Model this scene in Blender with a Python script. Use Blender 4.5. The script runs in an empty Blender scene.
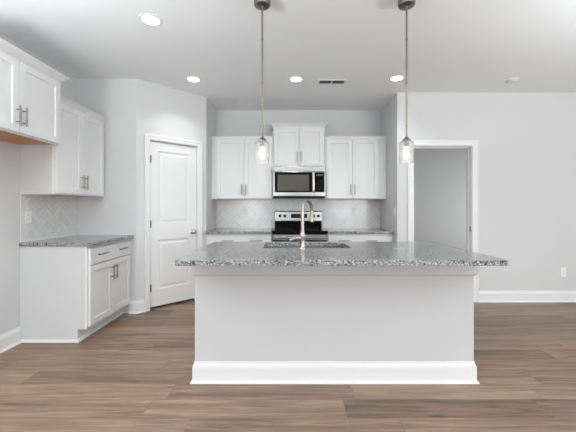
import bpy, bmesh, math, random
from mathutils import Vector, Matrix
random.seed(7)
C = bpy.context.scene.collection
SC = bpy.context.scene
R = math.radians

# ------------------------------------------------------------------ camera
H = 1.24
cam = bpy.data.cameras.new('camera'); co = bpy.data.objects.new('camera', cam); C.objects.link(co)
co.location = (0, 0, H); co.rotation_euler = (R(90), 0, 0)
cam.sensor_width = 36; cam.lens = 317/576*36; cam.shift_y = -9/576; cam.clip_start = .05
SC.camera = co

# ------------------------------------------------------------------ world, exposure
w = bpy.data.worlds.new('sky'); SC.world = w; w.use_nodes = True
bg = w.node_tree.nodes['Background']; bg.inputs[0].default_value = (.88, .94, 1, 1); bg.inputs[1].default_value = 1.0
SC.view_settings.view_transform = 'Standard'; SC.view_settings.look = 'None'
SC.view_settings.gamma = 1; SC.view_settings.use_curve_mapping = False
SC.view_settings.exposure = -0.03

# ------------------------------------------------------------------ daylight through the windows of the open room, plus added fill lamps
def area_light(name, loc, rot, sx, sy, power, col=(.95, .985, 1)):
    l = bpy.data.lights.new(name, 'AREA'); l.shape = 'RECTANGLE'; l.size = sx; l.size_y = sy
    l.energy = power; l.color = col
    o = bpy.data.objects.new(name, l); C.objects.link(o); o.location = loc; o.rotation_euler = rot
YB = -7.0      # rear wall
XR = 5.6       # far right wall
CEIL = 2.74
REAR_WIN = [(-2.3, -1.5), (2.3, 3.7), (4.0, 5.4)]
SIDE_WIN = [(-2.9, -1.3), (.1, 1.7)]
for i, (a, b) in enumerate(REAR_WIN):
    area_light('rear_window_daylight', ((a+b)/2, YB-.02, 1.5), (R(90), 0, 0), b-a, 1.7, 105)
for i, (a, b) in enumerate(SIDE_WIN):
    area_light('side_window_daylight', (XR+.02, (a+b)/2, 1.5), (R(90), 0, R(90)), b-a, 1.7, 45)
# unseen fill lamps without fixtures, added to brighten the ceiling and its bounce
for x, y, e in ((-1.85, .55, 92), (.3, -.9, 64), (2.9, 1.0, 66)):
    area_light('ceiling_fill', (x, y, 1.75), (R(180), 0, 0), .5, .5, e, (.93, .975, 1))
# fill lamp added at the hall's right end, whose wall has no window
area_light('hall_fill', (4.15, 5.0, 1.1), (R(90), 0, R(90)), 1.0, 1.4, 22)

# ------------------------------------------------------------------ materials
class NT:
    def __init__(s, name):
        s.m = bpy.data.materials.new(name); s.m.use_nodes = True
        s.t = s.m.node_tree; s.b = s.t.nodes['Principled BSDF']
    def n(s, typ, ins=None, **kw):
        nd = s.t.nodes.new(typ)
        for k, v in kw.items(): setattr(nd, k, v)
        for k, v in (ins or {}).items(): s.put(nd.inputs[k], v)
        return nd
    def put(s, sock, v):
        if isinstance(v, bpy.types.NodeSocket): s.t.links.new(v, sock)
        else: sock.default_value = v
    def math(s, op, a, b=0, c=0):
        nd = s.n('ShaderNodeMath', operation=op)
        s.put(nd.inputs[0], a); s.put(nd.inputs[1], b); s.put(nd.inputs[2], c)
        return nd.outputs[0]
    def ramp(s, fac, stops, interp='LINEAR'):
        nd = s.n('ShaderNodeValToRGB'); nd.color_ramp.interpolation = interp
        cr = nd.color_ramp
        while len(cr.elements) < len(stops): cr.elements.new(.5)
        for e, (p, c) in zip(cr.elements, stops): e.position = p; e.color = (*c, 1)
        s.put(nd.inputs[0], fac); return nd.outputs[0]
    def bump(s, h, strength, dist=.01):
        nd = s.n('ShaderNodeBump', {'Strength': strength, 'Distance': dist, 'Height': h})
        s.put(s.b.inputs['Normal'], nd.outputs[0])
def srgb(*c):
    return tuple(((v/255)/12.92 if v/255 <= .04045 else ((v/255+.055)/1.055)**2.4) for v in c)
def simple(name, col, rough, metal=0, bump=0, bscale=200, coat=0, var=.0):
    m = NT(name); b = m.b
    b.inputs['Roughness'].default_value = rough; b.inputs['Metallic'].default_value = metal
    tc = m.n('ShaderNodeTexCoord')
    nz = m.n('ShaderNodeTexNoise', {'Vector': tc.outputs['Object'], 'Scale': bscale, 'Detail': 3})
    k = 1-var
    m.put(b.inputs['Base Color'], m.ramp(nz.outputs[0], [(.3, tuple(v*k for v in col)), (.7, col)]))
    if bump: m.bump(nz.outputs[0], bump, .002)
    if coat: b.inputs['Coat Weight'].default_value = coat
    return m.m
M_WALL = simple('wall_paint', (.60, .60, .60), .85, bump=.15, bscale=260, var=.012)
M_CEIL = simple('ceiling_paint', (.865, .885, .90), .9, bump=.3, bscale=170, var=.015)
M_TRIM = simple('trim_paint', (.725, .725, .725), .42, bump=.03, bscale=90, var=.01)
M_CAB = simple('cabinet_paint', (.70, .70, .70), .38, bump=.03, bscale=120, var=.01)
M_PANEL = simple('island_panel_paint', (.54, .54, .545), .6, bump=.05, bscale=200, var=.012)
M_NICKEL = simple('brushed_nickel', (.24, .22, .195), .30, 1, bump=.04, bscale=400, var=.08)
M_CHROME = simple('satin_chrome', (.58, .57, .56), .22, 1, var=.05)
M_FAUCET = simple('faucet_nickel', (.40, .365, .33), .26, 1, var=.05)
M_BLACK = simple('black_plastic', (.012, .012, .012), .35, var=.1)
M_GLASSBLK = simple('black_glass', (.006, .006, .006), .06, var=.1)
M_DARK = simple('dark_grille', (.08, .08, .08), .6, var=.1)
M_LOUVRE = simple('louvre_metal', (.26, .26, .26), .6, var=.1)
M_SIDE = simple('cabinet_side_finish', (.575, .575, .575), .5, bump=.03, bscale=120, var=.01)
M_GROUT = simple('grout', (.86, .86, .86), .9, bump=.2, var=.05)
M_PLATE = simple('white_plastic', (.80, .80, .79), .35, var=.01)
M_SLOT = simple('outlet_slot', (.08, .08, .08), .6, var=.1)
M_EXT = simple('ground_outside', (.25, .28, .18), .9, bscale=8, var=.4)

for _m in (M_GLASSBLK, M_BLACK): _m.node_tree.nodes['Principled BSDF'].inputs['Specular IOR Level'].default_value = .10
def steel():
    m = NT('brushed_steel'); b = m.b
    b.inputs['Metallic'].default_value = 1; b.inputs['Roughness'].default_value = .27
    tc = m.n('ShaderNodeTexCoord')
    mp = m.n('ShaderNodeMapping', {'Vector': tc.outputs['Object'], 'Scale': (3, 200, 400)})
    nz = m.n('ShaderNodeTexNoise', {'Vector': mp.outputs[0], 'Scale': 2, 'Detail': 4})
    m.put(b.inputs['Base Color'], m.ramp(nz.outputs[0], [(.3, (.30, .30, .30)), (.7, (.43, .43, .425))]))
    m.bump(nz.outputs[0], .06, .001); return m.m
M_STEEL = steel()

def wood(name, c1, c2):
    m = NT(name); tc = m.n('ShaderNodeTexCoord')
    mp = m.n('ShaderNodeMapping', {'Vector': tc.outputs['Object'], 'Scale': (2, 30, 30)})
    nz = m.n('ShaderNodeTexNoise', {'Vector': mp.outputs[0], 'Scale': 2, 'Detail': 5, 'Distortion': .6})
    m.put(m.b.inputs['Base Color'], m.ramp(nz.outputs[0], [(.3, c1), (.7, c2)])); m.b.inputs['Roughness'].default_value = .5
    return m.m
M_MAPLE = wood('maple_underside', srgb(186, 128, 78), srgb(214, 158, 104))

def granite():
    m = NT('speckled_granite'); tc = m.n('ShaderNodeTexCoord'); v = tc.outputs['Object']
    ns = m.n('ShaderNodeTexNoise', {'Vector': v, 'Scale': 60, 'Detail': 3})
    mix = m.n('ShaderNodeVectorMath', operation='MULTIPLY_ADD'); m.put(mix.inputs[0], ns.outputs['Color']); mix.inputs[1].default_value = (.006,)*3; m.put(mix.inputs[2], v)
    v1 = m.n('ShaderNodeTexVoronoi', {'Vector': mix.outputs[0], 'Scale': 160})
    v2 = m.n('ShaderNodeTexVoronoi', {'Vector': mix.outputs[0], 'Scale': 88})
    s1 = m.n('ShaderNodeSeparateColor'); m.put(s1.inputs[0], v1.outputs['Color'])
    s2 = m.n('ShaderNodeSeparateColor'); m.put(s2.inputs[0], v2.outputs['Color'])
    c1 = m.ramp(s1.outputs[0], [(0, (.006, .006, .008)), (.30, (.035, .035, .038)), (.44, (.17, .17, .17)), (.60, (.38, .38, .38)), (.90, (.58, .58, .58))], 'CONSTANT')
    c2 = m.ramp(s2.outputs[1], [(0, (.02, .02, .022)), (.2, (.25, .25, .25)), (.6, (.48, .48, .48))], 'CONSTANT')
    mx = m.n('ShaderNodeMix', data_type='RGBA'); mx.inputs[0].default_value = .36
    m.put(mx.inputs[6], c1); m.put(mx.inputs[7], c2)
    m.put(m.b.inputs['Base Color'], mx.outputs[2]); m.b.inputs['Roughness'].default_value = .14
    return m.m
M_GRANITE = granite()

def planks():
    m = NT('oak_vinyl_planks'); tc = m.n('ShaderNodeTexCoord')
    sp = m.n('ShaderNodeSeparateXYZ'); m.put(sp.inputs[0], tc.outputs['Object']); X, Y = sp.outputs[0], sp.outputs[1]
    W, L = .178, 1.22
    ry = m.math('DIVIDE', m.math('ADD', Y, 20.03), W); row = m.math('FLOOR', ry); fy = m.math('FRACT', ry)
    wn = m.n('ShaderNodeTexWhiteNoise', noise_dimensions='1D'); m.put(wn.inputs['W'], row)
    rx = m.math('ADD', m.math('DIVIDE', m.math('ADD', X, 20), L), wn.outputs['Value'])
    col = m.math('FLOOR', rx); fx = m.math('FRACT', rx)
    idv = m.n('ShaderNodeCombineXYZ'); m.put(idv.inputs[0], row); m.put(idv.inputs[1], col)
    w2 = m.n('ShaderNodeTexWhiteNoise', noise_dimensions='3D'); m.put(w2.inputs['Vector'], idv.outputs[0])
    tone = w2.outputs['Value']
    off = m.math('MULTIPLY', tone, 40)
    gx = m.n('ShaderNodeCombineXYZ'); m.put(gx.inputs[0], m.math('MULTIPLY', X, 1.6)); m.put(gx.inputs[1], m.math('MULTIPLY', Y, 26)); m.put(gx.inputs[2], off)
    g = m.n('ShaderNodeTexNoise', {'Vector': gx.outputs[0], 'Scale': 1, 'Detail': 6, 'Roughness': .62, 'Distortion': .5})
    fxv = m.n('ShaderNodeCombineXYZ'); m.put(fxv.inputs[0], m.math('MULTIPLY', X, 6)); m.put(fxv.inputs[1], m.math('MULTIPLY', Y, 150)); m.put(fxv.inputs[2], off)
    f = m.n('ShaderNodeTexNoise', {'Vector': fxv.outputs[0], 'Scale': 1, 'Detail': 3})
    kv = m.n('ShaderNodeCombineXYZ'); m.put(kv.inputs[0], m.math('MULTIPLY', X, 1.5)); m.put(kv.inputs[1], m.math('MULTIPLY', Y, 5)); m.put(kv.inputs[2], off)
    k = m.n('ShaderNodeTexVoronoi', {'Vector': kv.outputs[0], 'Scale': 1})
    knot = m.ramp(k.outputs['Distance'], [(.02, (1,)*3), (.11, (0,)*3)])
    t = m.math('ADD', m.math('MULTIPLY', g.outputs[0], .60), m.math('ADD', m.math('MULTIPLY', f.outputs[0], .24), m.math('MULTIPLY', tone, .15)))
    base = m.ramp(t, [(.36, srgb(90, 71, 58)), (.46, srgb(120, 98, 81)), (.56, srgb(140, 116, 97)), (.66, srgb(160, 136, 115))])
    kn = m.n('ShaderNodeMix', data_type='RGBA'); m.put(kn.inputs[0], m.math('MULTIPLY', knot, .75)); m.put(kn.inputs[6], base); kn.inputs[7].default_value = (*srgb(74, 56, 46), 1)
    e1 = m.math('LESS_THAN', fy, .014); e2 = m.math('LESS_THAN', fx, .0022); e = m.math('MAXIMUM', e1, e2)
    gm = m.n('ShaderNodeMix', data_type='RGBA'); m.put(gm.inputs[0], m.math('MULTIPLY', e, .35)); m.put(gm.inputs[6], kn.outputs[2]); gm.inputs[7].default_value = (*srgb(70, 54, 44), 1)
    m.put(m.b.inputs['Base Color'], gm.outputs[2])
    m.b.inputs['Roughness'].default_value = .42
    m.bump(m.math('SUBTRACT', m.math('MULTIPLY', f.outputs[0], .3), e), .12, .002)
    return m.m
M_FLOOR = planks()

def tile_mat():
    m = NT('glazed_tile'); at = m.n('ShaderNodeAttribute', attribute_name='tone')
    m.put(m.b.inputs['Base Color'], m.ramp(at.outputs['Fac'], [(0, (.62, .62, .62)), (.5, (.66, .66, .66)), (1, (.70, .70, .70))]))
    tc = m.n('ShaderNodeTexCoord'); nz = m.n('ShaderNodeTexNoise', {'Vector': tc.outputs['Object'], 'Scale': 25, 'Detail': 1})
    m.bump(nz.outputs[0], .15, .004)
    m.b.inputs['Roughness'].default_value = .18; return m.m
M_TILE = tile_mat()

def glass(name, rough=0, bump=0):
    m = NT(name); b = m.b; b.inputs['Transmission Weight'].default_value = 1; b.inputs['Roughness'].default_value = rough
    b.inputs['IOR'].default_value = 1.45 if not bump else 1.3; b.inputs['Base Color'].default_value = (1, 1, 1, 1)
    if bump:
        tc = m.n('ShaderNodeTexCoord'); v = m.n('ShaderNodeTexVoronoi', {'Vector': tc.outputs['Object'], 'Scale': 110})
        m.bump(m.ramp(v.outputs['Distance'], [(.1, (1,)*3), (.3, (0,)*3)]), bump, .002)
    return m.m
M_GLASS = glass('seeded_glass', .02, .6)
M_GLASS.node_tree.nodes['Principled BSDF'].inputs['Transmission Weight'].default_value = .89
M_PANE = glass('window_glass')
def emit(name, col, st):
    m = NT(name); m.b.inputs['Base Color'].default_value = (*col, 1)
    m.b.inputs['Emission Color'].default_value = (*col, 1); m.b.inputs['Emission Strength'].default_value = st
    return m.m
M_LED = emit('lit_lens', (1, .99, .97), 9)
M_BULB = emit('lit_bulb', (1, .93, .84), 6)
M_DISPLAY = emit('clock_digits', (.10, .12, .12), .06)

# ------------------------------------------------------------------ mesh helpers
def bx(bm, x0, x1, y0, y1, z0, z1):
    v = [bm.verts.new((x, y, z)) for z in (z0, z1) for y in (y0, y1) for x in (x0, x1)]
    fs = []
    for f in ((0,2,3,1), (4,5,7,6), (0,1,5,4), (2,6,7,3), (0,4,6,2), (1,3,7,5)):
        fs.append(bm.faces.new([v[i] for i in f]))
    return fs
def lathe(bm, prof, center=(0,0,0), axis='Z', seg=32):
    cx, cy, cz = center; rings = []
    def P(r, h, a):
        c, s = math.cos(a)*r, math.sin(a)*r
        if axis == 'Z': return (cx+c, cy+s, cz+h)
        if axis == 'Y': return (cx+c, cy+h, cz+s)
        return (cx+h, cy+c, cz+s)
    for r, h in prof:
        if r < 1e-6: rings.append([bm.verts.new(P(0, h, 0))])
        else: rings.append([bm.verts.new(P(r, h, 2*math.pi*i/seg)) for i in range(seg)])
    for a, b in zip(rings, rings[1:]):
        for i in range(seg):
            j = (i+1) % seg
            if len(a) == 1 and len(b) == 1: continue
            if len(a) == 1: bm.faces.new((a[0], b[j], b[i]))
            elif len(b) == 1: bm.faces.new((a[i], a[j], b[0]))
            else: bm.faces.new((a[i], a[j], b[j], b[i]))
def tube(bm, pts, rad, seg=16, caps=True):
    pts = [Vector(p) for p in pts]; rings = []
    rad = rad if isinstance(rad, (list, tuple)) else [rad]*len(pts)
    up = None
    for i, p in enumerate(pts):
        t = (pts[min(i+1, len(pts)-1)] - pts[max(i-1, 0)]).normalized()
        if up is None: up = t.orthogonal().normalized()
        up = (up - t*up.dot(t)).normalized(); s = t.cross(up)
        rings.append([bm.verts.new(p + (up*math.cos(2*math.pi*k/seg) + s*math.sin(2*math.pi*k/seg))*rad[i]) for k in range(seg)])
    for a, b in zip(rings, rings[1:]):
        for i in range(seg): bm.faces.new((a[i], a[(i+1) % seg], b[(i+1) % seg], b[i]))
    if caps: bm.faces.new(rings[0][::-1]); bm.faces.new(rings[-1])
def sweep(bm, prof, path, z=0, closed=False):
    """prof: list of (out, h); path: xy points; 'out' is to the RIGHT of travel. mitred."""
    path = [Vector((p[0], p[1])) for p in path]; n = len(path); rings = []
    for i, p in enumerate(path):
        ds = []
        if i > 0 or closed: ds.append((p - path[i-1]).normalized())
        if i < n-1 or closed: ds.append((path[(i+1) % n] - p).normalized())
        ns = [Vector((d.y, -d.x)) for d in ds]
        mvec = sum(ns, Vector((0, 0))).normalized(); k = 1/max(.2, mvec.dot(ns[0]))
        rings.append([bm.verts.new((p.x+mvec.x*o*k, p.y+mvec.y*o*k, z+h)) for o, h in prof])
    m = len(prof)
    prs = list(zip(rings, rings[1:])) + ([(rings[-1], rings[0])] if closed else [])
    for a, b in prs:
        for i in range(m): bm.faces.new((a[i], a[(i+1) % m], b[(i+1) % m], b[i]))
    if not closed: bm.faces.new(rings[0][::-1]); bm.faces.new(rings[-1])
def obj(name, bm, mat, parent=None, bevel=0, smooth=False, mtx=None, label=None, seg=2):
    if mtx is not None: bmesh.ops.transform(bm, matrix=mtx, verts=bm.verts)
    bmesh.ops.recalc_face_normals(bm, faces=bm.faces)
    me = bpy.data.meshes.new(name); bm.to_mesh(me); bm.free()
    mats = mat if isinstance(mat, (list, tuple)) else [mat]
    for x in mats: me.materials.append(x)
    o = bpy.data.objects.new(name, me); C.objects.link(o)
    if parent: o.parent = parent
    if bevel:
        b = o.modifiers.new('edge', 'BEVEL'); b.width = bevel; b.segments = seg; b.limit_method = 'ANGLE'; b.angle_limit = R(50)
    if smooth:
        for p in me.polygons: p.use_smooth = True
        try: me.set_sharp_from_angle(angle=R(40))
        except Exception: pass
    if label: o['label'] = label
    return o
def tag(o, label, cat, group=None):
    o['label'] = label; o['category'] = cat
    if group: o['group'] = group
    return o
def thing(name, label, cat, loc=(0,0,0), rz=0, group=None):
    o = bpy.data.objects.new(name, None); C.objects.link(o); o.location = loc; o.rotation_euler = (0, 0, rz)
    o.empty_display_size = .1
    return tag(o, label, cat, group)
def struct(name, bm, mat, **k):
    o = obj(name, bm, mat, **k); o['kind'] = 'structure'; return o
def box_obj(name, dims, mat, parent=None, bevel=0, **k):
    bm = bmesh.new(); bx(bm, *dims); return obj(name, bm, mat, parent, bevel, **k)
def dup(root, loc, label):
    r = root.copy(); C.objects.link(r); r.location = loc; r['label'] = label
    for ch in list(root.children):
        c = ch.copy(); C.objects.link(c); c.parent = r
        for g in list(ch.children):
            d = g.copy(); C.objects.link(d); d.parent = c
    return r

# ------------------------------------------------------------------ room shell
XL, YE, YK, XS, YS = -2.46, 3.70, 4.92, 1.43, 4.15
DA, DB = Vector((-1.77, 3.70)), Vector((-1.115, 4.325))
T = .12
def wallbox(name, x0, x1, y0, y1, holes=(), axis='x', z1=CEIL):
    """wall slab along an axis with rectangular holes (a, b, z0, z1)"""
    bm = bmesh.new()
    a0, a1 = (x0, x1) if axis == 'x' else (y0, y1); cur = a0
    def seg(a, b, zz0, zz1):
        if b-a > 1e-4 and zz1-zz0 > 1e-4:
            if axis == 'x': bx(bm, a, b, y0, y1, zz0, zz1)
            else: bx(bm, x0, x1, a, b, zz0, zz1)
    for a, b, h0, h1 in holes:
        seg(cur, a, 0, z1); seg(a, b, 0, h0); seg(a, b, h1, z1); cur = b
    seg(cur, a1, 0, z1)
    return struct(name, bm, M_WALL)
bm = bmesh.new(); bx(bm, XL-T, XR+T, YB-T, 6.6, -.1, 0); struct('floor', bm, M_FLOOR)
bm = bmesh.new(); bx(bm, XL-T, XR+T, YB-T, 6.6, CEIL, CEIL+.1); struct('ceiling', bm, M_CEIL)
wallbox('wall_left', XL-T, XL, YB-T, YE+.0, axis='y')
wallbox('wall_left_end', XL-T, DA.x, YE, YE+T)
wallbox('wall_pantry_outer', XL-T, XL, YE+T, YK+T, axis='y')
wallbox('wall_pantry', DB.x-T, DB.x, DB.y, YK, axis='y')
wallbox('wall_back', XL-T, XS+T, YK, YK+T)
wallbox('wall_stub', XS, XS+T, YS, YK, axis='y')
OX0, OX1, OH = 1.631, 2.418, 2.050
wallbox('wall_right', XS+T, XR+T, YS, YS+T, holes=[(OX0, OX1, 0, OH)])
wallbox('wall_side', XR, XR+T, YB-T, YS, holes=[(a, b, .65, 2.35) for a, b in SIDE_WIN], axis='y')
wallbox('wall_rear', XL, XR, YB-T, YB, holes=[(a, b, .65, 2.35) for a, b in REAR_WIN])
# hall behind the cased opening
wallbox('wall_hall_back', XS+T, 4.2, 5.75, 5.75+T)
wallbox('wall_hall_left', XS, XS+T, YK+T, 5.75+T, axis='y')
wallbox('wall_hall_right', 4.2, 4.2+T, YS+T, 5.75+T, axis='y')
# pantry diagonal wall, local frame u along wall, v into the pantry
dd = (DB-DA); LD = dd.length; dd.normalize()
DIAG = Matrix(((dd.x, -dd.y, 0, DA.x), (dd.y, dd.x, 0, DA.y), (0, 0, 1, 0), (0, 0, 0, 1)))   # (u, v, z) -> world ; v = left of travel = inwards
LU0, LU1, LH = .156, .768, 2.042
J = .018
bm = bmesh.new()
for a, b, c, d in ((0, LU0-J, 0, CEIL), (LU1+J, LD, 0, CEIL), (LU0-J, LU1+J, LH+J, CEIL)): bx(bm, a, b, 0, T, c, d)
struct('wall_diagonal', bm, M_WALL, mtx=DIAG)

# windows (behind the camera)
def window(n, a, b, axis):
    bm = bmesh.new(); f = .05
    def put(p0, p1, z0, z1, d0=-.10, d1=-.03):
        if axis == 'x': bx(bm, p0, p1, YB+d0, YB+d1, z0, z1)
        else: bx(bm, XR-d1, XR-d0, p0, p1, z0, z1)
    put(a, a+f, .65, 2.35); put(b-f, b, .65, 2.35); put(a+f, b-f, .65, .65+f); put(a+f, b-f, 2.35-f, 2.35); put(a+f, b-f, 1.48, 1.52)
    o = struct('window_%d' % n, bm, M_TRIM)
    bm = bmesh.new()
    if axis == 'x': bx(bm, a+f, b-f, YB-.07, YB-.065, .65+f, 2.35-f)
    else: bx(bm, XR+.065, XR+.07, a+f, b-f, .65+f, 2.35-f)
    obj('window_pane', bm, M_PANE, o)
    bm = bmesh.new(); c = .07
    def cs(p0, p1, z0, z1):
        if axis == 'x': bx(bm, p0, p1, YB, YB+.016, z0, z1)
        else: bx(bm, XR-.016, XR, p0, p1, z0, z1)
    cs(a-c, a, .65-c, 2.35+c); cs(b, b+c, .65-c, 2.35+c); cs(a, b, .65-c, .65); cs(a, b, 2.35, 2.35+c)
    obj('window_casing', bm, M_TRIM, o)
k = 1
for a, b in REAR_WIN: window(k, a, b, 'x'); k += 1
for a, b in SIDE_WIN: window(k, a, b, 'y'); k += 1

# baseboards: out = right of travel
BP = [(0, 0), (.027, 0), (.025, .008), (.016, .016), (.014, .022), (.014, .108), (.011, .122), (.006, .132), (.004, .147), (0, .147)]
def base(name, path):
    bm = bmesh.new(); sweep(bm, BP, path); return struct(name, bm, M_TRIM)
base('baseboard_left', [(XL, YB), (XL, 2.905)])
base('baseboard_left_end', [(-1.845, YE), (DA.x, YE), tuple(DA+dd*(LU0-.068))])
base('baseboard_pantry', [tuple(DB-dd*(LD-LU1-.068)), tuple(DB), (DB.x, 4.285)])
base('baseboard_right', [(OX1+.07, YS), (XR, YS), (XR, YB), (XL, YB)])
base('baseboard_stub', [(XS, 4.285), (XS, YS), (OX0-.07, YS)])
base('baseboard_hall', [(XS+T, 5.75), (4.2, 5.75)])

# casing (profiled) around an opening, in (u, v) frame with v=0 the wall face, -v towards the viewer
def casing_bm(u0, u1, h, wd, floor=0):
    bm = bmesh.new()
    prof = [(0, 0), (0, -.010), (.006, -.016), (wd*.55, -.017), (wd*.7, -.021), (wd-.004, -.021), (wd, -.017), (wd, 0)]
    rings = []
    for (u, z, du, dz) in ((u0, floor, -1, 0), (u0, h, -1, 1), (u1, h, 1, 1), (u1, floor, 1, 0)):
        rings.append([bm.verts.new((u+du*p, v, z+dz*p)) for p, v in prof])
    m = len(prof)
    for a, b in zip(rings, rings[1:]):
        for i in range(m): bm.faces.new((a[i], a[(i+1) % m], b[(i+1) % m], b[i]))
    bm.faces.new(rings[0]); bm.faces.new(rings[-1][::-1])
    return bm
def jamb_bm(u0, u1, h, v0, v1, stop=None):
    bm = bmesh.new()
    bx(bm, u0-J, u0, v0, v1, 0, h+J); bx(bm, u1, u1+J, v0, v1, 0, h+J); bx(bm, u0, u1, v0, v1, h, h+J)
    if stop:
        s0, s1 = stop; bx(bm, u0, u0+.011, s0, s1, 0, h); bx(bm, u1-.011, u1, s0, s1, 0, h); bx(bm, u0+.011, u1-.011, s0, s1, h-.011, h)
    return bm

# pantry door
d1 = thing('door_1', 'white two-panel pantry door in the angled corner wall', 'door', (DA.x, DA.y, 0), math.atan2(dd.y, dd.x)); d1['kind'] = 'structure'
obj('door_jamb', jamb_bm(LU0, LU1, LH, 0, T, (.05, .06)), M_TRIM, d1)
obj('door_casing', casing_bm(LU0-.006, LU1+.006, LH+.006, .062), M_TRIM, d1)
def panel_door(u0, u1, z0, z1, v0, v1, panels):
    """slab with recessed moulded panels on the viewer side (v0)"""
    bm = bmesh.new()
    us = sorted({u0, u1} | {p[0] for p in panels} | {p[1] for p in panels}); zs = sorted({z0, z1} | {p[2] for p in panels} | {p[3] for p in panels})
    def isp(u, z): return any(p[0] < u < p[1] and p[2] < z < p[3] for p in panels)
    for side, v in ((-1, v0),):
        for a, b in zip(us, us[1:]):
            for c, d in zip(zs, zs[1:]):
                if not isp((a+b)/2, (c+d)/2):
                    bm.faces.new([bm.verts.new(q) for q in ((a, v, c), (b, v, c), (b, v, d), (a, v, d))])
    for a, b, c, d in panels:
        loops = []
        for ins, dv in ((0, 0), (.004, .007), (.016, .009), (.026, .009), (.045, .003)):
            loops.append([bm.verts.new(q) for q in ((a+ins, v0+dv, c+ins), (b-ins, v0+dv, c+ins), (b-ins, v0+dv, d-ins), (a+ins, v0+dv, d-ins))])
        for A, B in zip(loops, loops[1:]):
            for i in range(4): bm.faces.new((A[i], A[(i+1) % 4], B[(i+1) % 4], B[i]))
        bm.faces.new(loops[-1])
    q = [(u0, z0), (u1, z0), (u1, z1), (u0, z1)]
    F = [bm.verts.new((u, v0, z)) for u, z in q]; Bk = [bm.verts.new((u, v1, z)) for u, z in q]
    for i in range(4): bm.faces.new((F[i], F[(i+1) % 4], Bk[(i+1) % 4], Bk[i]))
    bm.faces.new(Bk)
    bmesh.ops.remove_doubles(bm, verts=bm.verts, dist=1e-5)
    return bm
leaf = obj('door_leaf', panel_door(LU0+.004, LU1-.004, .029, LH-.008, .012, .047, [(LU0+.108, LU1-.108, 1.04, 1.925), (LU0+.108, LU1-.108, .235, .835)]), M_TRIM, d1)
kb = bmesh.new(); ku = LU1-.062
lathe(kb, [(0, .0), (.031, 0), (.031, -.006), (.026, -.010), (.012, -.013), (.010, -.030), (.016, -.036), (.027, -.044), (.029, -.054), (.024, -.063), (.012, -.067), (0, -.067)], (ku, .012, .915), 'Y', 28)
obj('door_knob', kb, M_CHROME, leaf, smooth=True, label='satin nickel knob')
for hz in (.26, 1.035, 1.82):
    hb = bmesh.new(); lathe(hb, [(0, -.045), (.006, -.045), (.007, 0), (.006, .045), (0, .045)], (LU0+.001, .004, hz), 'Z', 12)
    bx(hb, LU0-.001, LU0+.022, .009, .0125, hz-.044, hz+.044)
    obj('hinge', hb, M_NICKEL, d1, smooth=True, label='satin nickel hinge')
hb = bmesh.new(); bx(hb, LU1-.0025, LU1+.002, .006, .011, .88, .95)
obj('strike_plate', hb, M_CHROME, d1)
# dark pantry interior shelf-less room: closed by walls above; nothing visible

# cased opening to the hall
d2 = thing('door_2', 'white cased doorway in the right wall opening to a hall', 'doorway', (0, YS, 0)); d2['kind'] = 'structure'
obj('door_jamb', jamb_bm(OX0+J, OX1-J, OH-J, 0, T, (.055, .09)), M_TRIM, d2)
obj('door_casing', casing_bm(OX0+J-.006, OX1-J+.006, OH-J+.006, .078), M_TRIM, d2)
bm = bmesh.new(); bx(bm, OX1-J-.002, OX1-J+.001, .012, .04, .915, .985); obj('strike_plate', bm, M_NICKEL, d2, label='nickel strike plate')

# ------------------------------------------------------------------ cabinets
def bar_pull(parent, x, z, length, vertical, yf):
    """bar pull on a front whose face is at y=yf (facing -y)"""
    bm = bmesh.new(); r = .006; h = length/2; c = length*.31; st = .032
    if vertical:
        tube(bm, [(x, yf-st, z-h), (x, yf-st, z+h)], r, 12)
        for s in (-1, 1): tube(bm, [(x, yf+.001, z+s*c), (x, yf-st, z+s*c)], .005, 10)
    else:
        tube(bm, [(x-h, yf-st, z), (x+h, yf-st, z)], r, 12)
        for s in (-1, 1): tube(bm, [(x+s*c, yf+.001, z), (x+s*c, yf-st, z)], .005, 10)
    return obj('handle', bm, M_NICKEL, parent, smooth=True)
def shaker(x0, x1, z0, z1, yf, th=.02, fr=.058):
    bm = bmesh.new(); yb = yf+th-.0005
    loops = []
    for ins, dv in ((0, 0), (fr, 0), (fr+.002, .009)):
        loops.append([bm.verts.new(q) for q in ((x0+ins, yf+dv, z0+ins), (x1-ins, yf+dv, z0+ins), (x1-ins, yf+dv, z1-ins), (x0+ins, yf+dv, z1-ins))])
    for A, B in zip(loops, loops[1:]):
        for i in range(4): bm.faces.new((A[i], A[(i+1) % 4], B[(i+1) % 4], B[i]))
    bm.faces.new(loops[-1])
    Bk = [bm.verts.new(q) for q in ((x0, yb, z0), (x1, yb, z0), (x1, yb, z1), (x0, yb, z1))]
    for i in range(4): bm.faces.new((loops[0][i], loops[0][(i+1) % 4], Bk[(i+1) % 4], Bk[i]))
    bm.faces.new(Bk)
    return bm
GP = 'shaker wall cabinets'
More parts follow.
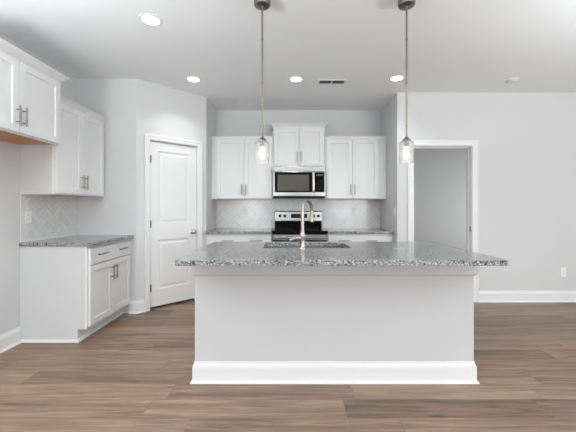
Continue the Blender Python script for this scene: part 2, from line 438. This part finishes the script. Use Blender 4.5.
def upper(label, loc, rz, W, z0, z1, depth, crown_h, crown_p, dx0, dx1, ret=(True, True), wood_under=True, hl=.15):
    t = thing('wall_cabinet', label, 'cabinet', (loc[0], loc[1], z0), rz)
    Hh = z1-z0; g = .002
    bm = bmesh.new(); bx(bm, g, W-g, -depth, -g, .012, Hh); obj('cabinet_body', bm, M_CAB, t, .0015)
    bm = bmesh.new()
    bx(bm, g+.001, W-g-.001, -depth+.02, -g-.002, .006, .012)
    obj('bottom_panel', bm, M_MAPLE, t, label='natural maple underside')
    bm = bmesh.new(); bx(bm, g, W-g, -depth, -depth+.019, 0, .012)
    bx(bm, g, g+.014, -depth+.019, -g, 0, .012); bx(bm, W-g-.014, W-g, -depth+.019, -g, 0, .012)
    obj('bottom_rail', bm, M_CAB, t)
    if ret[0] or loc[0] == XL:
        box_obj('side_panel', (g-.003, g, -depth+.022, -g, .001, Hh-.012), M_SIDE, t, label='light grey side panel')
    yf = -depth-.020; mid = (dx0+dx1)/2; dz0, dz1 = .012, Hh-.022
    for s, (a, b) in enumerate(((dx0, mid-.002), (mid+.002, dx1))):
        d = obj('door', shaker(a, b, dz0, dz1, yf), M_CAB, t, .0012)
        bar_pull(d, (b-.026) if s == 0 else (a+.026), dz0+.05+hl/2, hl, True, yf)
    # crown moulding
    cp = [(0, 0), (.006, 0), (.008, crown_h*.2), (crown_p*.45, crown_h*.5), (crown_p*.9, crown_h*.82), (crown_p, crown_h*.84), (crown_p, crown_h), (0, crown_h)]
    path = []
    if ret[0]: path.append((g, -g))
    path += [(g, -depth), (W-g, -depth)]
    if ret[1]: path.append((W-g, -g))
    bm = bmesh.new(); sweep(bm, cp, path[::1], Hh-.012)
    obj('crown_molding', bm, M_CAB, t)
    # top board closing the crown
    bm = bmesh.new(); bx(bm, g+.001, W-g-.001, -depth+.001, -g, Hh, Hh+.004); obj('top_panel', bm, M_CAB, t)
    return t
BPU = 1.355
upper('white shaker wall cabinet on the back wall left of the microwave', (DB.x, YK), 0, .898, BPU, 2.243, .31, .040, .018, (.078), .880, (False, False))
upper('short raised white cabinet directly above the microwave', (-.217, YK), 0, .753, 1.826, 2.405, .31, .055, .045, .018, .735)
upper('white shaker wall cabinet on the back wall right of the microwave', (.536, YK), 0, .893, BPU, 2.243, .31, .040, .018, .022, .775, (False, False))
L1 = upper('deep high white cabinet above the empty refrigerator alcove', (XL, 1.99), R(90), .914, 1.802, 2.392, .37, .058, .055, .015, .895)
L2 = upper('white shaker wall cabinet on the left wall above the granite counter', (XL, 2.908), R(90), .790, BPU, 2.243, .315, .050, .030, .015, .745, (False, False))

def base_cab(label, loc, rz, W, depth, dx0, dx1, pulls, shoe_left=False):
    t = thing('base_cabinet', label, 'cabinet', (loc[0], loc[1], 0), rz); g = .002
    bm = bmesh.new(); bx(bm, g, W-g, -depth, -g, .115, .878); bx(bm, g, g+.018, -depth+.085, -g, 0, .115); bx(bm, W-g-.018, W-g, -depth+.085, -g, 0, .115)
    obj('cabinet_body', bm, M_CAB, t, .0015)
    if shoe_left:
        bm = bmesh.new(); bx(bm, g-.003, g, -depth+.022, -g, .117, .877); bx(bm, g-.003, g, -depth+.090, -g, .001, .117); obj('side_panel', bm, M_SIDE, t, label='light grey side panel')
    bm = bmesh.new(); bx(bm, g+.018, W-g-.018, -depth+.085, -depth+.10, 0, .115); obj('toe_kick', bm, M_CAB, t)
    sp = [(0, 0), (.016, 0), (.015, .014), (.008, .022), (0, .026)]
    bm = bmesh.new(); sweep(bm, sp, ([(g, -g)] if shoe_left else []) + [(g, -depth+.085), (W-g, -depth+.085)]); obj('shoe_molding', bm, M_TRIM, t)
    yf = -depth-.020; mid = (dx0+dx1)/2
    bm = bmesh.new(); bx(bm, dx0, dx1, yf, -depth-.0005, .703, .852)
    dr = obj('drawer', bm, M_CAB, t, .002)
    for p in pulls: bar_pull(dr, p, .785, .16, False, yf)
    for s, (a, b) in enumerate(((dx0, mid-.002), (mid+.002, dx1))):
        d = obj('door', shaker(a, b, .135, .694, yf), M_CAB, t, .0012)
        bar_pull(d, (b-.026) if s == 0 else (a+.026), .694-.05-.075, .15, True, yf)
    return t
base_cab('white base cabinet on the left wall beside the refrigerator alcove', (XL, 2.908), R(90), .790, .615, .022, .770, (.19, .57), True)
base_cab('white base cabinet on the back wall left of the range', (DB.x, YK), 0, .897, .61, .045, .885, (.305, .685))
base_cab('white base cabinet on the back wall right of the range', (.534, YK), 0, .894, .61, .012, .80, (.22, .59))

def slab(name, label, x0, x1, y0, y1, z0=.880, z1=.914):
    bm = bmesh.new(); bx(bm, x0, x1, y0, y1, z0, z1)
    return tag(obj(name, bm, M_GRANITE, bevel=.004), label, 'countertop')
slab('countertop', 'speckled grey granite countertop on the left wall base cabinet', XL+.002, -1.797, 2.893, YE-.002)
slab('countertop', 'speckled granite countertop on the back wall left of the range', DB.x+.002, -.222, 4.262, YK-.002)
slab('countertop', 'speckled granite countertop on the back wall right of the range', .536, XS-.002, 4.262, YK-.002)

# ------------------------------------------------------------------ herringbone backsplashes
def herringbone(name, label, W, z0, z1, mtx, nt=3, tw=.0505):
    rng = random.Random(3); Hh = z1-z0
    def build(clip):
        return None
    bm = bmesh.new(); lay = bm.faces.layers.float.new('tone')
    gr = .003; c45 = math.sqrt(.5)
    def tile(x0, y0, w, h):
        pts = [(x0+gr/2, y0+gr/2), (x0+w-gr/2, y0+gr/2), (x0+w-gr/2, y0+h-gr/2), (x0+gr/2, y0+h-gr/2)]
        pr = [((x-y)*c45, (x+y)*c45) for x, y in pts]
        if max(p[0] for p in pr) < 0 or min(p[0] for p in pr) > W or max(p[1] for p in pr) < 0 or min(p[1] for p in pr) > Hh: return
        tn = rng.random()
        cx = sum(p[0] for p in pr)/4; cy = sum(p[1] for p in pr)/4; b = .0015
        lo = [bm.verts.new((x, -.003, y)) for x, y in pr]
        pi = []
        for x, y in pr:
            d = Vector((cx-x, cy-y)); d.normalize(); pi.append((x+d.x*b, y+d.y*b))
        hi = [bm.verts.new((x, -.008, y)) for x, y in pi]
        fs = [bm.faces.new(hi)] + [bm.faces.new((lo[i], lo[(i+1) % 4], hi[(i+1) % 4], hi[i])) for i in range(4)]
        for f in fs: f[lay] = tn
    N = int(4/tw/1.4)
    for a in range(-N, N):
        for b in range(-N//2, N//2):
            ox, oy = (a + nt*b)*tw, (a - nt*b)*tw
            tile(ox, oy, nt*tw, tw); tile(ox+nt*tw, oy-(nt-1)*tw, tw, nt*tw)
    for co_, no in (((0,0,0), (-1,0,0)), ((W,0,0), (1,0,0)), ((0,0,0.02), (0,0,-1)), ((0,0,Hh), (0,0,1))):
        geom = list(bm.verts)+list(bm.edges)+list(bm.faces)
        bmesh.ops.bisect_plane(bm, geom=geom, plane_co=co_, plane_no=no, clear_outer=True)
    # pencil liner along the counter
    for f in bx(bm, 0, W, -.009, -.003, 0, .018): f[lay] = 1.0
    n0 = len(bm.faces)
    gf = bx(bm, 0, W, -.0045, 0, 0, Hh)
    for f in gf: f.material_index = 1
    bmesh.ops.translate(bm, verts=bm.verts, vec=(0, 0, z0))
    o = obj(name, bm, [M_TILE, M_GROUT], mtx=mtx)
    tag(o, label, 'tile backsplash')
    return o
def place(x, y, rz): return Matrix.Translation((x, y, 0)) @ Matrix.Rotation(rz, 4, 'Z')
herringbone('tile_backsplash', 'white herringbone tile backsplash along the back wall behind the range', XS-DB.x-.004, .9145, 1.368, place(DB.x+.002, YK-.001, 0))
herringbone('tile_backsplash', 'white herringbone tile backsplash on the left wall above the counter', YE-2.91-.002, .9145, 1.368, place(XL+.001, 2.91, R(90)))

# ------------------------------------------------------------------ island
isl = thing('kitchen_island', 'wide grey-panelled kitchen island with white baseboard under the granite top', 'kitchen island', (.331, 2.246, 0))
IX0, IX1, IY0, IY1 = -.660-.331, 1.316-.331, .0, .70
bm = bmesh.new(); bx(bm, IX0, IX1, IY0, .255, 0, .879); bx(bm, IX0, IX1, .690, IY1, 0, .879)
bx(bm, IX0, -.56, .255, .690, 0, .879); bx(bm, .20, IX1, .255, .690, 0, .879); bx(bm, -.56, .20, .255, .690, 0, .10)
bmesh.ops.remove_doubles(bm, verts=bm.verts, dist=1e-5)
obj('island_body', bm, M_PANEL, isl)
bm = bmesh.new()
ap = [(0, 0), (.005, 0), (.008, .006), (.023, .014), (.023, .124), (0, .124)]
sweep(bm, ap, [(IX0, IY1), (IX0, IY0), (IX1, IY0), (IX1, IY1)][::1], .752)
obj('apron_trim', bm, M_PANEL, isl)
bm = bmesh.new(); sweep(bm, BP, [(IX0, IY1), (IX0, IY0), (IX1, IY0), (IX1, IY1)]); obj('baseboard', bm, M_TRIM, isl, label='white baseboard')
bm = bmesh.new()
bx(bm, IX0, IX1, IY1+.0005, IY1+.003, .115, .876); obj('face_frame', bm, M_CAB, isl)
for i in range(4):
    a = IX0+.03+i*.485; d = obj('door', shaker(-(a+.465), -a, .135, .85, -IY1-.0235), M_CAB, isl, .001, mtx=Matrix.Rotation(math.pi, 4, 'Z'))
    bm = bmesh.new(); xx = a+(.43 if i % 2 == 0 else .035)
    tube(bm, [(xx, IY1+.055, .66), (xx, IY1+.055, .81)], .006, 12)
    for z in (.69, .78): tube(bm, [(xx, IY1+.022, z), (xx, IY1+.055, z)], .005, 10)
    obj('handle', bm, M_NICKEL, d, smooth=True)

CX0, CX1, CY0, CY1 = -.694, 1.352, 1.935, 2.985
SX0, SX1, SY0, SY1 = -.20, .505, 2.515, 2.90
def rrect(x0, x1, y0, y1, r, n=5):
    pts = []
    for cx, cy, a0 in ((x1-r, y1-r, 0), (x0+r, y1-r, 90), (x0+r, y0+r, 180), (x1-r, y0+r, 270)):
        for i in range(n+1):
            a = R(a0+90*i/n); pts.append((cx+r*math.cos(a), cy+r*math.sin(a)))
    return pts
bm = bmesh.new()
def loop(pts, z):
    v = [bm.verts.new((x, y, z)) for x, y in pts]; return v, [bm.edges.new((v[i], v[(i+1) % len(v)])) for i in range(len(v))]
outer = rrect(CX0, CX1, CY0, CY1, .012, 3); inner = rrect(SX0, SX1, SY0, SY1, .025)
v1, e1 = loop(outer, .914); v2, e2 = loop(inner, .914)
r_ = bmesh.ops.triangle_fill(bm, use_beauty=True, use_dissolve=False, edges=e1+e2, normal=(0, 0, 1))
fs = [f for f in bm.faces]
# drop any face filled inside the sink hole
for f in list(fs):
    c = f.calc_center_median()
    if SX0+.001 < c.x < SX1-.001 and SY0+.001 < c.y < SY1-.001: bmesh.ops.delete(bm, geom=[f], context='FACES_ONLY')
ex = bmesh.ops.extrude_face_region(bm, geom=list(bm.faces))
bmesh.ops.translate(bm, verts=[g for g in ex['geom'] if isinstance(g, bmesh.types.BMVert)], vec=(0, 0, -.034))
tag(obj('island_countertop', bm, M_GRANITE, bevel=.004), 'large speckled grey granite slab on top of the island', 'countertop')

# undermount sink
sk = thing('kitchen_sink', 'stainless undermount sink set into the island granite', 'sink', ((SX0+SX1)/2, (SY0+SY1)/2, .68))
def ring_bowl(bm, x0, x1, y0, y1, ztop, zbot, th=.002):
    lo = [(x0, x1, y0, y1, .03, ztop), (x0+.004, x1-.004, y0+.004, y1-.004, .04, zbot+.02), (x0+.03, x1-.03, y0+.03, y1-.03, .05, zbot)]
    rings = [[bm.verts.new((x, y, z)) for x, y in rrect(a, b, c, d, r)] for a, b, c, d, r, z in lo]
    for A, B in zip(rings, rings[1:]):
        n = len(A)
        for i in range(n): bm.faces.new((A[i], A[(i+1) % n], B[(i+1) % n], B[i]))
    bm.faces.new(rings[-1])
hx, hy = (SX1-SX0)/2, (SY1-SY0)/2
bm = bmesh.new(); ring_bowl(bm, -hx+.004, hx-.004, -hy+.004, hy-.004, .199, .012)
sb = obj('sink_bowl', bm, M_STEEL, sk, smooth=True)
s = sb.modifiers.new('gauge', 'SOLIDIFY'); s.thickness = .0015; s.offset = 0
bm = bmesh.new(); lathe(bm, [(0, .004), (.02, .004), (.026, .006), (.043, .006), (.045, .002), (.045, .0), (0, 0)], (0, 0, .012), 'Z', 28)
obj('drain', bm, M_CHROME, sk, smooth=True)

# faucet
fx, fy = .112, 2.452
fc = thing('kitchen_faucet', 'tall gooseneck pull-down faucet in brushed nickel on the island', 'faucet', (fx, fy, .914), R(-30))
bm = bmesh.new()
lathe(bm, [(0, 0), (.029, 0), (.029, .006), (.025, .011), (.022, .02), (.021, .085), (.0235, .095), (.0235, .112), (.019, .122), (.015, .135), (.014, .15), (0, .15)], seg=28)
obj('faucet_base', bm, M_FAUCET, fc, smooth=True)
bm = bmesh.new(); pts = [(0, 0, .148), (0, 0, .22), (0, 0, .285)]
rr = .083
for i in range(1, 19):
    a = R(180*i/18*1.04); pts.append((0, rr-rr*math.cos(a), .285+rr*1.15*math.sin(a)))
tube(bm, pts, .0132, 18); obj('gooseneck', bm, M_FAUCET, fc, smooth=True)
ex_, ey_, ez_ = pts[-1]
bm = bmesh.new(); tube(bm, [(0, ey_, ez_+.012), (0, ey_-.001, ez_-.006), (0, ey_-.003, ez_-.03), (0, ey_-.005, ez_-.058), (0, ey_-.006, ez_-.070)], [.0138, .0155, .018, .021, .019], 20)
sh = obj('spray_head', bm, M_FAUCET, fc, smooth=True)
bm = bmesh.new(); tube(bm, [(0, ey_-.006, ez_-.069), (0, ey_-.0065, ez_-.074)], .0165, 18); obj('spray_nozzle', bm, M_BLACK, sh, label='dark spray face')
bm = bmesh.new(); tube(bm, [(-.016, 0, .086), (-.045, 0, .086), (-.054, 0, .086)], [.0195, .0195, .015], 20)
tube(bm, [(-.048, 0, .086), (-.062, 0, .082), (-.085, 0, .076), (-.102, 0, .072), (-.106, 0, .071)], [.007, .0085, .013, .012, .005], 14)
bmesh.ops.rotate(bm, verts=bm.verts, matrix=Matrix.Rotation(R(42), 3, 'Z'))
obj('lever_handle', bm, M_FAUCET, fc, smooth=True)

# ------------------------------------------------------------------ range
RX0, RX1 = -.214, .528; RW = RX1-RX0
rg = thing('electric_range', 'stainless electric range with black glass cooktop between the back counters', 'range', ((RX0+RX1)/2, YK-.012, 0))
h = RW/2-.001
box_obj('range_body', (-h, h, -.60, 0-.002, .02, .871), M_BLACK, rg, .003)
box_obj('cooktop', (-h, h, -.655, -.055, .872, .922), M_GLASSBLK, rg, .006, seg=3)
for bxx, byy, br in ((-.19, -.46, .10), (.19, -.46, .08), (-.19, -.22, .08), (.19, -.22, .10)):
    bm = bmesh.new()
    lathe(bm, [(br-.002, 0), (br-.002, .0006), (br, .0006), (br, 0)], (bxx, byy, .9221), seg=40)
    obj('burner_ring', bm, M_DARK, rg)
bg_ = obj('backguard', (lambda b: (bx(b, -h+.012, h-.012, -.054, -.002, .872, 1.022), b)[1])(bmesh.new()), M_GLASSBLK, rg, .003)
bm = bmesh.new(); bx(bm, -h+.008, h-.008, -.066, -.002, 1.024, 1.172); cpn = obj('control_panel', bm, M_STEEL, rg, .006)
box_obj('panel_cap', (-h+.006, h-.006, -.066, -.002, 1.172, 1.181), M_BLACK, rg, .003)
xc = (RX0+RX1)/2
for kx in (-.122, -.048, .392, .463):
    bm = bmesh.new(); lathe(bm, [(0, 0), (.023, 0), (.022, -.006), (.018, -.008), (.017, -.024), (.014, -.027), (0, -.027)], (kx-xc, -.066, 1.103), 'Y', 24)
    bx(bm, kx-xc-.0025, kx-xc+.0025, -.096, -.090, 1.088, 1.118)
    obj('knob', bm, M_BLACK, cpn, smooth=True)
box_obj('display', (.046-xc, .292-xc, -.068, -.0655, 1.073, 1.135), M_BLACK, cpn)
bm = bmesh.new()
def seg7(bm, x, z, on, s=.010, t=.0018):
    S = {'a': (x, x+s, z+2*s, z+2*s+t), 'g': (x, x+s, z+s, z+s+t), 'd': (x, x+s, z, z+t), 'f': (x-t, x, z+s, z+2*s), 'b': (x+s, x+s+t, z+s, z+2*s), 'e': (x-t, x, z, z+s), 'c': (x+s, x+s+t, z, z+s)}
    for q in on:
        a, b, c, d = S[q]; bx(bm, a, b, -.0688, -.068, c, d)
for i, dg in enumerate(('abc', 'abged', 'abcdef')): seg7(bm, .145-xc+i*.02, 1.100, dg)
obj('clock_digits', bm, M_DISPLAY, cpn)
# oven door
od = box_obj('oven_door', (-h+.003, h-.003, -.648, -.602, .235, .868), M_STEEL, rg, .005)
box_obj('oven_window', (-h+.012, h-.012, -.652, -.6475, .30, .795), M_GLASSBLK, od, .002)
bm = bmesh.new(); tube(bm, [(-h+.05, -.695, .835), (h-.05, -.695, .835)], .012, 16)
for s in (-1, 1): tube(bm, [(s*(h-.07), -.648, .835), (s*(h-.07), -.695, .835)], .009, 12)
obj('oven_handle', bm, M_STEEL, od, smooth=True)
dw = box_obj('storage_drawer', (-h+.003, h-.003, -.645, -.602, .06, .228), M_STEEL, rg, .004)
for sx in (-1, 1):
    for yy in (-.56, -.06):
        bm = bmesh.new(); lathe(bm, [(0, 0), (.018, 0), (.018, .006), (.01, .008), (.01, .022), (0, .022)], (sx*(h-.05), yy, 0), seg=16); obj('foot', bm, M_BLACK, rg)

# ------------------------------------------------------------------ microwave
mw = thing('microwave', 'stainless over-the-range microwave with black window under the raised cabinet', 'microwave', ((RX0+RX1)/2, YK-.012, 1.368))
mh = .371; HH = .452
box_obj('microwave_body', (-mh, mh, -.372, 0, .012, HH), M_STEEL, mw, .003)
box_obj('vent_base', (-mh+.004, mh-.004, -.385, -.004, 0, .026), M_BLACK, mw, .003)
F0, F1 = -.402, -.374
box_obj('top_grille', (-mh, mh, F0, F1, .378, HH-.002), M_STEEL, mw, .004)
bm = bmesh.new()
xs_ = .188
dm = box_obj('microwave_door', (-mh, xs_+.03, F0, F1, .028, .375), M_STEEL, mw, .004)
box_obj('door_window', (-mh+.024, xs_-.003, F0-.002, F0+.002, .082, .368), M_GLASSBLK, dm, .002)
M_SCREEN = simple('screened_glass', (.10, .095, .09), .12, var=.15)
box_obj('window_screen', (-mh+.065, xs_-.045, F0-.0028, F0-.0018, .105, .330), M_SCREEN, dm)
bm = bmesh.new(); hx_ = xs_+.016
tube(bm, [(hx_, F0-.004, .088), (hx_, F0-.034, .100), (hx_, F0-.038, .15), (hx_, F0-.038, .30), (hx_, F0-.034, .352), (hx_, F0-.004, .364)], .017, 16)
obj('door_handle', bm, M_CHROME, dm, smooth=True)
cp_ = box_obj('control_strip', (xs_+.033, mh, F0, F1, .028, .375), M_STEEL, mw, .003)
box_obj('keypad', (xs_+.036, mh-.010, F0-.002, F0+.002, .082, .368), M_GLASSBLK, cp_, .002)
for r_i in range(4):
    for c_i in range(3):
        x_ = xs_+.055+c_i*.036; z_ = .125+r_i*.036; box_obj('key', (x_, x_+.016, F0-.0027, F0-.002, z_, z_+.005), M_SCREEN, cp_)
box_obj('clock_display', (xs_+.06, mh-.035, F0-.0028, F0-.002, .315, .333), M_DISPLAY, cp_)

# ------------------------------------------------------------------ outlets and switch (local: plate facing -y)
def outlet(label, x, y, z, rz, group=None):
    t = thing('wall_outlet', label, 'outlet', (x, y, z), rz, group)
    box_obj('cover_plate', (-.036, .036, -.006, 0, -.058, .058), M_PLATE, t, .003)
    for s in (-1, 1):
        bm = bmesh.new()
        pts = rrect(-.016, .016, s*.020-.014, s*.020+.014, .009, 4)
        A = [bm.verts.new((px, -.0055, pz)) for px, pz in pts]; B = [bm.verts.new((px, -.0085, pz)) for px, pz in pts]; n = len(A)
        for i in range(n): bm.faces.new((A[i], A[(i+1) % n], B[(i+1) % n], B[i]))
        bm.faces.new(B); bm.faces.new(A)
        f = obj('receptacle', bm, M_PLATE, t)
        bm = bmesh.new()
        for q in (-.0065, .0065): bx(bm, q-.0012, q+.0012, -.0090, -.0084, s*.020-.001, s*.020+.008)
        lathe(bm, [(0, -.0006), (.0025, -.0006), (.0025, 0), (0, 0)], (0, -.0084, s*.020-.007), 'Y', 10)
        obj('slots', bm, M_SLOT, f)
    return t
outlet('white outlet in the herringbone tile left of the range', -.655, YK-.0095, 1.17, 0)
outlet('white outlet in the herringbone tile right of the range', 1.015, YK-.0095, 1.17, 0)
outlet('white outlet in the tile on the left wall above the counter', XL+.0095, 2.985, 1.145, R(90))
outlet('white outlet low on the right wall above the baseboard', 3.60, YS-.0005, .385, 0)
sw = thing('light_switch', 'white light switch plate on the short wall right of the back counter', 'switch', (XS-.0005, 4.235, 1.175), R(-90))
box_obj('cover_plate', (-.036, .036, -.006, 0, -.058, .058), M_PLATE, sw, .003)
box_obj('rocker', (-.016, .016, -.009, -.005, -.032, .032), M_PLATE, sw, .002)

# ------------------------------------------------------------------ pendants
def pendant(label, x, y):
    t = thing('pendant_light', label, 'pendant light', (x, y, CEIL))
    bm = bmesh.new(); lathe(bm, [(0, 0), (.058, 0), (.059, -.004), (.059, -.050), (.056, -.059), (.044, -.066), (.012, -.068), (.010, -.078), (0, -.078)], seg=40)
    obj('canopy', bm, M_NICKEL, t, smooth=True)
    bm = bmesh.new(); tube(bm, [(0, 0, -.075), (0, 0, -1.005)], .0062, 12)
    for zz in (-.30, -.61, -.92): tube(bm, [(0, 0, zz-.008), (0, 0, zz+.008)], .0078, 12)
    obj('stem', bm, M_NICKEL, t, smooth=True)
    Z = -.022
    bm = bmesh.new(); lathe(bm, [(0, -.975+Z), (.009, -.976+Z), (.014, -.984+Z), (.028, -.997+Z), (.030, -1.004+Z), (.030, -1.009+Z), (.016, -1.010+Z), (.016, -1.045+Z), (.013, -1.047+Z), (0, -1.047+Z)], seg=32)
    obj('socket_cap', bm, M_NICKEL, t, smooth=True)
    bm = bmesh.new()   # clear cylinder, open below
    R0 = .050; th = .003
    lathe(bm, [(.020, -1.0105+Z), (.044, -1.0105+Z), (R0, -1.016+Z), (R0, -1.163+Z), (R0-th, -1.163+Z), (R0-th, -1.018+Z), (.043, -1.0135+Z), (.020, -1.0135+Z), (.020, -1.0105+Z)], seg=48)
    bmesh.ops.remove_doubles(bm, verts=bm.verts, dist=1e-6)
    obj('glass_shade', bm, M_GLASS, t, smooth=True)
    bm = bmesh.new(); lathe(bm, [(0, -1.0475+Z), (.009, -1.048+Z), (.010, -1.062+Z), (.013, -1.076+Z), (.017, -1.092+Z), (.017, -1.108+Z), (.013, -1.124+Z), (.006, -1.132+Z), (0, -1.134+Z)], seg=24)
    obj('bulb', bm, M_BULB, t, smooth=True, label='glowing bulb')
    return t
p0 = pendant('left of the two glass pendant lights over the island', -.184, 2.27)
p1 = dup(p0, (.849, 2.27, CEIL), 'right of the two glass pendant lights over the island')

# ------------------------------------------------------------------ ceiling fittings
def downlight(label, x, y):
    t = thing('recessed_light', label, 'recessed light', (x, y, CEIL), 0, 'recessed ceiling downlights')
    bm = bmesh.new(); lathe(bm, [(.066, 0), (.088, 0), (.087, -.004), (.070, -.007), (.066, -.005), (.066, 0)], seg=40)
    obj('trim_ring', bm, M_PLATE, t, smooth=True)
    bm = bmesh.new(); lathe(bm, [(0, -.004), (.0655, -.004), (.0655, -.001), (0, -.001)], seg=40); obj('lens', bm, M_LED, t, label='lit white lens')
    return t
dl = [(-1.10, 2.54, 'recessed ceiling light nearest the camera, above the left cabinets'),
      (-1.11, 3.72, 'recessed ceiling light near the pantry door'),
      (.094, 3.72, 'recessed ceiling light between the pendants, beside the vent'),
      (1.266, 3.69, 'recessed ceiling light behind the right pendant stem')]
q0 = downlight(dl[0][2], dl[0][0], dl[0][1])
for x, y, lb in dl[1:]: dup(q0, (x, y, CEIL), lb)
for x, y, lb in dl:
    l = bpy.data.lights.new('downlight_lamp', 'AREA'); l.shape = 'DISK'; l.size = .13; l.energy = 4.2; l.color = (.97, .985, 1); l.spread = R(115)
    o = bpy.data.objects.new('downlight_lamp', l); C.objects.link(o); o.location = (x, y, CEIL-.009)
# vent
vt = thing('ceiling_vent', 'narrow slotted metal air vent in the ceiling above the range', 'vent', (.525, 3.80, CEIL))
bm = bmesh.new()
bx(bm, -.165, .165, -.068, -.048, -.006, 0); bx(bm, -.165, .165, .048, .068, -.006, 0); bx(bm, -.165, -.148, -.048, .048, -.006, 0); bx(bm, .148, .165, -.048, .048, -.006, 0); bx(bm, -.006, .006, -.048, .048, -.006, 0)
obj('vent_frame', bm, M_PLATE, vt, .001)
box_obj('vent_duct', (-.147, .147, -.047, .047, -.0012, -.0002), M_DARK, vt)
bm = bmesh.new()
for i in range(7):
    y_ = -.041+i*.0137
    for a, b in ((-.147, -.007), (.007, .147)):
        v = [bm.verts.new(q) for q in ((a, y_-.004, -.0045), (b, y_-.004, -.0045), (b, y_+.003, -.0015), (a, y_+.003, -.0015))]; bm.faces.new(v)
ob = obj('louvres', bm, M_LOUVRE, vt); sm = ob.modifiers.new('t', 'SOLIDIFY'); sm.thickness = .0008
sd = thing('smoke_detector', 'round white smoke detector on the ceiling at the right', 'smoke detector', (2.65, 3.74, CEIL))
bm = bmesh.new(); lathe(bm, [(0, 0), (.068, 0), (.068, -.008), (.060, -.010), (.058, -.013)], seg=36); lathe(bm, [(.058, -.013), (.056, -.018), (.048, -.023), (.030, -.025), (0, -.025)], seg=36)
bmesh.ops.remove_doubles(bm, verts=bm.verts, dist=1e-5); obj('housing', bm, M_PLATE, sd, smooth=True)
bm = bmesh.new()
for i in range(16):
    a = 2*math.pi*i/16
    bmi = bmesh.new(); bx(bmi, .0575, .0592, -.007, .007, -.0165, -.013); bmesh.ops.rotate(bmi, verts=bmi.verts, matrix=Matrix.Rotation(a, 3, 'Z'))
    me = bpy.data.meshes.new('tmp'); bmi.to_mesh(me); bmi.free(); bm.from_mesh(me); bpy.data.meshes.remove(me)
obj('sensor_slots', bm, M_DARK, sd)
